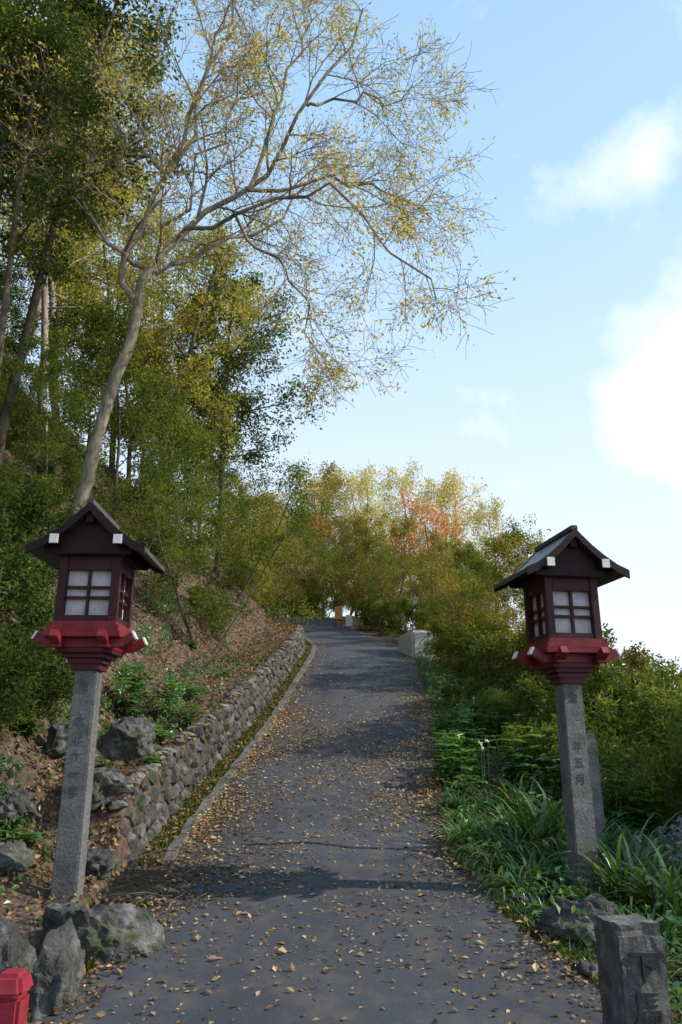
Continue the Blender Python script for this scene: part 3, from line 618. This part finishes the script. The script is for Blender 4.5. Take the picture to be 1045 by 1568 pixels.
def lantern(x, y, zb, ztop_post, rz, text):
    e = bpy.data.objects.new('roadside_lantern', None); scene.collection.objects.link(e)
    e.location = (x, y, zb); e.rotation_euler = (0, 0, rz)
    hp = ztop_post - zb
    part('stone_post', e, [M_granite], lambda mb: boxm(mb, (0, 0, (hp - .35) / 2), (.172, .172, hp + .35), 0, .9, .008))
    zc = hp - .14
    for ch in text:
        if ch != ' ':
            cu = bpy.data.curves.new('carved_character', 'FONT'); cu.body = ch; cu.size = .08; cu.align_x = 'CENTER'; cu.extrude = .001
            cu.materials.append(M_carve)
            wz = .172 * (1 - .1 * (zc + .35) / (hp + .35)) / 2
            t = obj('carved_character', cu, (0, -wz - .0016, zc), (math.radians(90) - .0, 0, 0), (1, 1, 1), e)
        zc -= .115
    b = hp
    def bracket(mb):
        boxm(mb, (0, 0, b + .02), (.20, .20, .05), 0)
        for k, (w, z0) in enumerate([(.24, .055), (.30, .09), (.37, .12)]): boxm(mb, (0, 0, b + z0 + .002 * k), (w, w, .034), 0)
    part('bracket', e, [M_dred], bracket)
    zB = b + .17
    def beams(mb):
        for sx in (-.16, .16):
            boxm(mb, (sx, 0, zB), (.06, .54, .07), 0); boxm(mb, (0, sx, zB + .004), (.54, .06, .062), 0)
            for q in (-1, 1):   # upswept tips
                boxm(mb, (q * .295, sx, zB + .028), (.10, .058, .058), 0, rot=('Y', -q * .5)); boxm(mb, (sx, q * .295, zB + .028), (.058, .10, .058), 0, rot=('X', q * .5))
    part('crossed_base_beams', e, [M_redp], beams)
    def tips(mb):
        for sx in (-.16, .16):
            for q in (-1, 1):
                boxm(mb, (q * .343, sx, zB + .056), (.014, .056, .062), 0, 1, .002, rot=('Y', -q * .5)); boxm(mb, (sx, q * .343, zB + .056), (.056, .014, .062), 0, 1, .002, rot=('X', q * .5)) if q > 0 else None
    part('white_beam_tips', e, [M_white], tips)
    zP = zB + .037
    def plat(mb):
        boxm(mb, (0, 0, zP + .02), (.52, .52, .04), 0); boxm(mb, (0, 0, zP + .062), (.485, .485, .044), 0)
    part('platform', e, [M_redp], plat)
    z0 = zP + .085; bh = .50; w = .43
    def frame(mb):
        for sx in (-1, 1):
            for sy in (-1, 1): boxm(mb, (sx * (w / 2 - .03), sy * (w / 2 - .03), z0 + bh / 2), (.06, .06, bh), 0)
        for a in (-1, 1):
            for zz, h in ((z0 + .035, .07), (z0 + bh - .055, .11)):
                boxm(mb, (0, a * (w / 2 - .026), zz), (w - .125, .036, h), 0); boxm(mb, (a * (w / 2 - .026), 0, zz), (.036, w - .125, h), 0)
            lw = .02
            boxm(mb, (0, a * (w / 2 - .03), z0 + .23), (lw, .026, .318), 0, 1, .002); boxm(mb, (a * (w / 2 - .03), 0, z0 + .23), (.026, lw, .318), 0, 1, .002)
            for zz in (.195, .268):
                for q in (-1, 1):
                    boxm(mb, (q * .083, a * (w / 2 - .031), z0 + zz), (.14, .022, lw), 0, 1, .002); boxm(mb, (a * (w / 2 - .031), q * .083, z0 + zz), (.022, .14, lw), 0, 1, .002)
        boxm(mb, (0, 0, z0 + bh + .01), (w + .04, w + .04, .03), 0)
    part('lantern_body_frame', e, [M_body], frame)
    part('lower_sill', e, [M_redp], lambda mb: boxm(mb, (0, 0, z0 + .012), (w + .012, w + .012, .03), 0))
    part('paper_panes', e, [M_paper], lambda mb: boxm(mb, (0, 0, z0 + .23), (w - .10, w - .10, .34), 0, 1, 0))
    zr0 = z0 + bh - .01
    prof_ = [(0, .36), (.05, .305), (.13, .225), (.22, .15), (.32, .08), (.41, .04)]
    th = .032; D = .34
    def roof(mb):
        for q in (-1, 1):
            A = []
            for (px, pz) in prof_:
                A.append([(q * px, -D, zr0 + pz), (q * px, D, zr0 + pz), (q * px, D, zr0 + pz - th), (q * px, -D, zr0 + pz - th)])
            A = np.array(A); n = len(A)
            V = A.reshape(-1, 3); F = []
            for k in range(n - 1):
                for j in range(4): F.append([k * 4 + j, k * 4 + (j + 1) % 4, (k + 1) * 4 + (j + 1) % 4, (k + 1) * 4 + j])
            F.append([(n - 1) * 4 + j for j in range(4)])
            mb.add(V, F, 0)
        boxm(mb, (0, 0, zr0 + .365), (.05, 2 * D + .04, .04), 0)
    part('gable_roof', e, [M_roof], roof)
    def gable(mb):
        for yy in (-.26, .26):
            pts = [(-.30, zr0 + .005)] + [(-a, zr0 + c - th - .004) for a, c in prof_[::-1][1:]] + [(a, zr0 + c - th - .004) for a, c in prof_[1:-1]] + [(.30, zr0 + .005)]
            V = [(a, yy - .012, c) for a, c in pts] + [(a, yy + .012, c) for a, c in pts]; n = len(pts)
            mb.add(V, [list(range(n))], 0); mb.add(V, [list(range(2 * n - 1, n - 1, -1))], 0)
        for yy in (-D - .012, D + .012):
            for q in (-1, 1):
                for k in range(len(prof_) - 1):
                    (a, c), (a2, c2) = prof_[k], prof_[k + 1]; bw = .06
                    V = []
                    for y_ in (yy - .01, yy + .01): V += [(q * a, y_, zr0 + c + .005), (q * a2, y_, zr0 + c2 + .005), (q * a2, y_, zr0 + c2 - bw), (q * a, y_, zr0 + c - bw)]
                    mb.add(V, [[0, 1, 2, 3], [4, 7, 6, 5], [0, 4, 5, 1], [3, 2, 6, 7], [0, 3, 7, 4], [1, 5, 6, 2]], 0)
        for px, pz in ((-.22, .085), (.22, .085), (0, .25)): boxm(mb, (px, 0, zr0 + pz - .0), (.052, 2 * D - .03, .06), 0)
        boxm(mb, (0, -.25, zr0 + .03), (.52, .03, .06), 0)
    part('gable_and_purlins', e, [M_dark], gable)
    def ends(mb):
        for px in (-.22, .22):
            for q in (-1, 1): boxm(mb, (px, q * (D + .028), zr0 + .088), (.060, .012, .066), 0, 1, .002)
    part('white_purlin_ends', e, [M_white], ends)
    return e
lantern(-1.79, 5.35, .42, 1.96, .03, '燈 大正十一年')
lantern(1.74, 5.82, .36, 1.90, .15, '燈  年五月')

def pillar(name, x, y, z0, z1, w, rz, text='', mat=None, rough=.002, wy=None):
    e = bpy.data.objects.new(name, None); scene.collection.objects.link(e); e.location = (x, y, z0); e.rotation_euler = (0, 0, rz)
    bm = bmesh.new(); bmesh.ops.create_cube(bm, size=1); H = z1 - z0
    bmesh.ops.bevel(bm, geom=bm.edges[:], offset=.07, segments=3, affect='EDGES')
    bmesh.ops.subdivide_edges(bm, edges=bm.edges[:], cuts=9, use_grid_fill=True); bm.verts.index_update()
    for v in bm.verts:
        v.co = Vector((v.co.x * w, v.co.y * (wy or w), (v.co.z + .5) * H))
        v.co += Vector(mnoise.noise_vector(v.co * 11 + Vector((x, y, 0)))) * rough + Vector(mnoise.noise_vector(v.co * 40)) * rough * .4
    V = np.array([v.co[:] for v in bm.verts]); mb = MB()
    for f in bm.faces: mb.add(V[[v.index for v in f.verts]], np.arange(len(f.verts))[None], 0)
    bm.free(); me = mb.mesh('stone_shaft', [mat or M_granite])
    bm = bmesh.new(); bm.from_mesh(me); bmesh.ops.remove_doubles(bm, verts=bm.verts, dist=.0001); bm.to_mesh(me); bm.free()
    obj('stone_shaft', me, parent=e)
    zc = H - .17
    for ch in text:
        cu = bpy.data.curves.new('carved_character', 'FONT'); cu.body = ch; cu.size = .13; cu.align_x = 'CENTER'; cu.extrude = .008; cu.materials.append(M_carve2)
        obj('carved_character', cu, (0, -w / 2 - .002, zc - .03), (math.radians(90), 0, 0), (1, 1, 1), e); zc -= .15
    return e
pillar('stone_marker_pillar', 1.245, 3.6, .1, .745, .22, .10, '下馬', M_marker, .014)
pillar('stone_pillar', 2.09, 6.6, .25, 1.54, .14, .05)
pillar('low_concrete_wall', 1.92, 18.9, 3.1, 4.05, .62, .2, '', M_conc2, .004, 1.4)

e = bpy.data.objects.new('red_railing_post', None); scene.collection.objects.link(e); e.location = (-1.15, 2.95, .07)
part('post', e, [M_post], lambda mb: boxm(mb, (0, 0, .28), (.105, .105, .60), 0, 1, .012))
part('cap', e, [M_post], lambda mb: boxm(mb, (0, 0, .615), (.13, .13, .07), 0, .7, .015))
part('rail', e, [M_post], lambda mb: boxm(mb, (-.45, 0, .42), (.79, .05, .09), 0, 1, .01))

bx, by = .35, 32.0; bz = gzf(bx, by)
e = bpy.data.objects.new('notice_board', None); scene.collection.objects.link(e); e.location = (bx, by, bz)
part('panel', e, [M_orange], lambda mb: boxm(mb, (-.45, 0, .65), (.35, .05, .55), 0))
part('legs', e, [M_redp], lambda mb: [boxm(mb, (-.45 + q * .14, .06, .4), (.04, .04, .9), 0) for q in (-1, 1)])
part('white_box', e, [M_white], lambda mb: boxm(mb, (.0, 0, .3), (.28, .3, .5), 0))

mb = MB()
def crack(pts, w):
    pts = np.array(pts); r = np.random.default_rng(int(abs(pts[0][0] * 1000)))
    t = np.linspace(0, len(pts) - 1, 40 * (len(pts) - 1)); xy = np.stack([np.interp(t, range(len(pts)), pts[:, k]) for k in (0, 1)], -1)
    xy += np.cumsum(r.normal(size=xy.shape), 0) * .002
    ww = w * r.uniform(.3, 1.2, len(xy))
    u = np.array([(a - cx(b)) / hw(b) for a, b in xy]); z = zr(xy[:, 1]) + .017 + .02 * np.sin(np.pi * (u + 1) / 2)
    V = []
    for k in range(len(xy)): V += [(xy[k, 0], xy[k, 1] - ww[k], z[k]), (xy[k, 0], xy[k, 1] + ww[k], z[k] + .004)]
    k = np.arange(len(xy) - 1) * 2; mb.add(V, np.stack([k, k + 1, k + 3, k + 2], -1), 0)
crack([(-.85, 6.85), (-.3, 6.9), (.1, 6.75), (.55, 6.75), (.9, 6.5)], .014)
crack([(.55, 6.7), (.72, 6.2), (.85, 6.0)], .012)
obj('road_crack', mb.mesh('road_crack', [M_dark]))

mb = MB(); r = np.random.default_rng(9)
for k in range(70):
    x = -1.25 + r.normal() * .28; y = 5.9 + r.normal() * .45; a = r.uniform(0, 3.1); L = r.uniform(.1, .4)
    t = np.linspace(-.5, .5, 5); P = np.stack([x + np.cos(a) * t * L, y + np.sin(a) * t * L, gz(x + np.cos(a) * t * L, y + np.sin(a) * t * L) + .055 + r.uniform(0, .04)], -1); P += r.normal(size=P.shape) * .006
    tube(mb, P, np.full(5, .0035), 4, 0)
obj('fallen_twigs', mb.mesh('fallen_twigs', [M_bark]))

# ------------------------------------------------------------------ light, sky, camera
AZ, EL = math.radians(92), math.radians(37)
Sv = Vector((math.sin(AZ) * math.cos(EL), math.cos(AZ) * math.cos(EL), math.sin(EL)))
ld = bpy.data.lights.new('sun', 'SUN'); ld.energy = 5; ld.angle = math.radians(.5); ld.color = (1, .93, .82)
lo = bpy.data.objects.new('sun', ld); scene.collection.objects.link(lo); lo.rotation_euler = Sv.to_track_quat('Z', 'Y').to_euler(); lo.location = (20, 5, 30)
w = bpy.data.worlds.new('World'); scene.world = w; w.use_nodes = True; nt = w.node_tree; nt.nodes.clear()
sky = N(nt, 'ShaderNodeTexSky', sky_type='NISHITA'); sky.sun_disc = False; sky.sun_elevation = EL; sky.sun_rotation = AZ
sky.air_density = 1.0; sky.dust_density = 1.5; sky.ozone_density = 1.2
tc = N(nt, 'ShaderNodeTexCoord'); nv = N(nt, 'ShaderNodeVectorMath', operation='NORMALIZE'); nt.links.new(tc.outputs['Generated'], nv.inputs[0])
def vm(op, a, b=None):
    n = N(nt, 'ShaderNodeVectorMath', operation=op)
    nt.links.new(a, n.inputs[0])
    if b is not None: n.inputs[1].default_value = b
    return n
def mt(op, a, b=None, clamp=False):
    n = N(nt, 'ShaderNodeMath', operation=op); n.use_clamp = clamp
    for s_, v in ((0, a), (1, b)):
        if v is None: continue
        if isinstance(v, (int, float)): n.inputs[s_].default_value = v
        else: nt.links.new(v, n.inputs[s_])
    return n.outputs[0]
nz = noise_n(nt, 7.5, 5, .6, nv.outputs[0])
tot = None
for d, rad, st in [((.41, .816, .751), .08, .45), ((.50, .90, .45), .17, .85), ((.40, .90, .40), .07, .4), ((.175, .92, .44), .05, .10), ((.44, .83, .62), .06, .2), ((-.5, .6, .9), .2, .5)]:
    dv = Vector(d).normalized()
    ds = vm('DISTANCE', nv.outputs[0], tuple(dv)).outputs['Value']
    g = mt('MULTIPLY', mt('SUBTRACT', 1.0, mt('DIVIDE', ds, rad), True), st)
    tot = g if tot is None else mt('ADD', tot, g)
cl = mt('ADD', tot, mt('MULTIPLY', mt('SUBTRACT', nz, .5), 1.0))
clf = ramp(nt, [(.10, (0, 0, 0)), (.6, (1, 1, 1))], cl)
sepz = N(nt, 'ShaderNodeSeparateXYZ'); nt.links.new(nv.outputs[0], sepz.inputs[0])
haze = ramp(nt, [(0.0, (.9, .9, .9)), (.3, (.75, .75, .75)), (.7, (.62, .62, .62)), (1, (.5, .5, .5))], sepz.outputs['Z'])
hc = ramp(nt, [(0.0, (.80, .86, .90)), (.35, (.66, .80, .95)), (.65, (.46, .71, 1.0)), (1, (.34, .62, 1.0))], sepz.outputs['Z'])
hc = mixc(nt, 1.0, hc, (9.9, 9.9, 9.9), 'MULTIPLY')
sc_ = mixc(nt, haze, sky.outputs[0], hc)
sc_ = mixc(nt, clf, sc_, (8.8, 8.9, 9.0))
bg = N(nt, 'ShaderNodeBackground'); bg.inputs[1].default_value = .15; nt.links.new(sc_, bg.inputs[0])
wo = N(nt, 'ShaderNodeOutputWorld'); nt.links.new(bg.outputs[0], wo.inputs[0])

cam = bpy.data.cameras.new('camera'); co_ = bpy.data.objects.new('camera', cam); scene.collection.objects.link(co_)
co_.location = (0, 0, 1.5); co_.rotation_euler = (math.radians(90 + 17), 0, 0)
cam.sensor_fit = 'VERTICAL'; cam.sensor_height = 36; cam.lens = 26; cam.clip_end = 6000; cam.clip_start = .05
scene.camera = co_
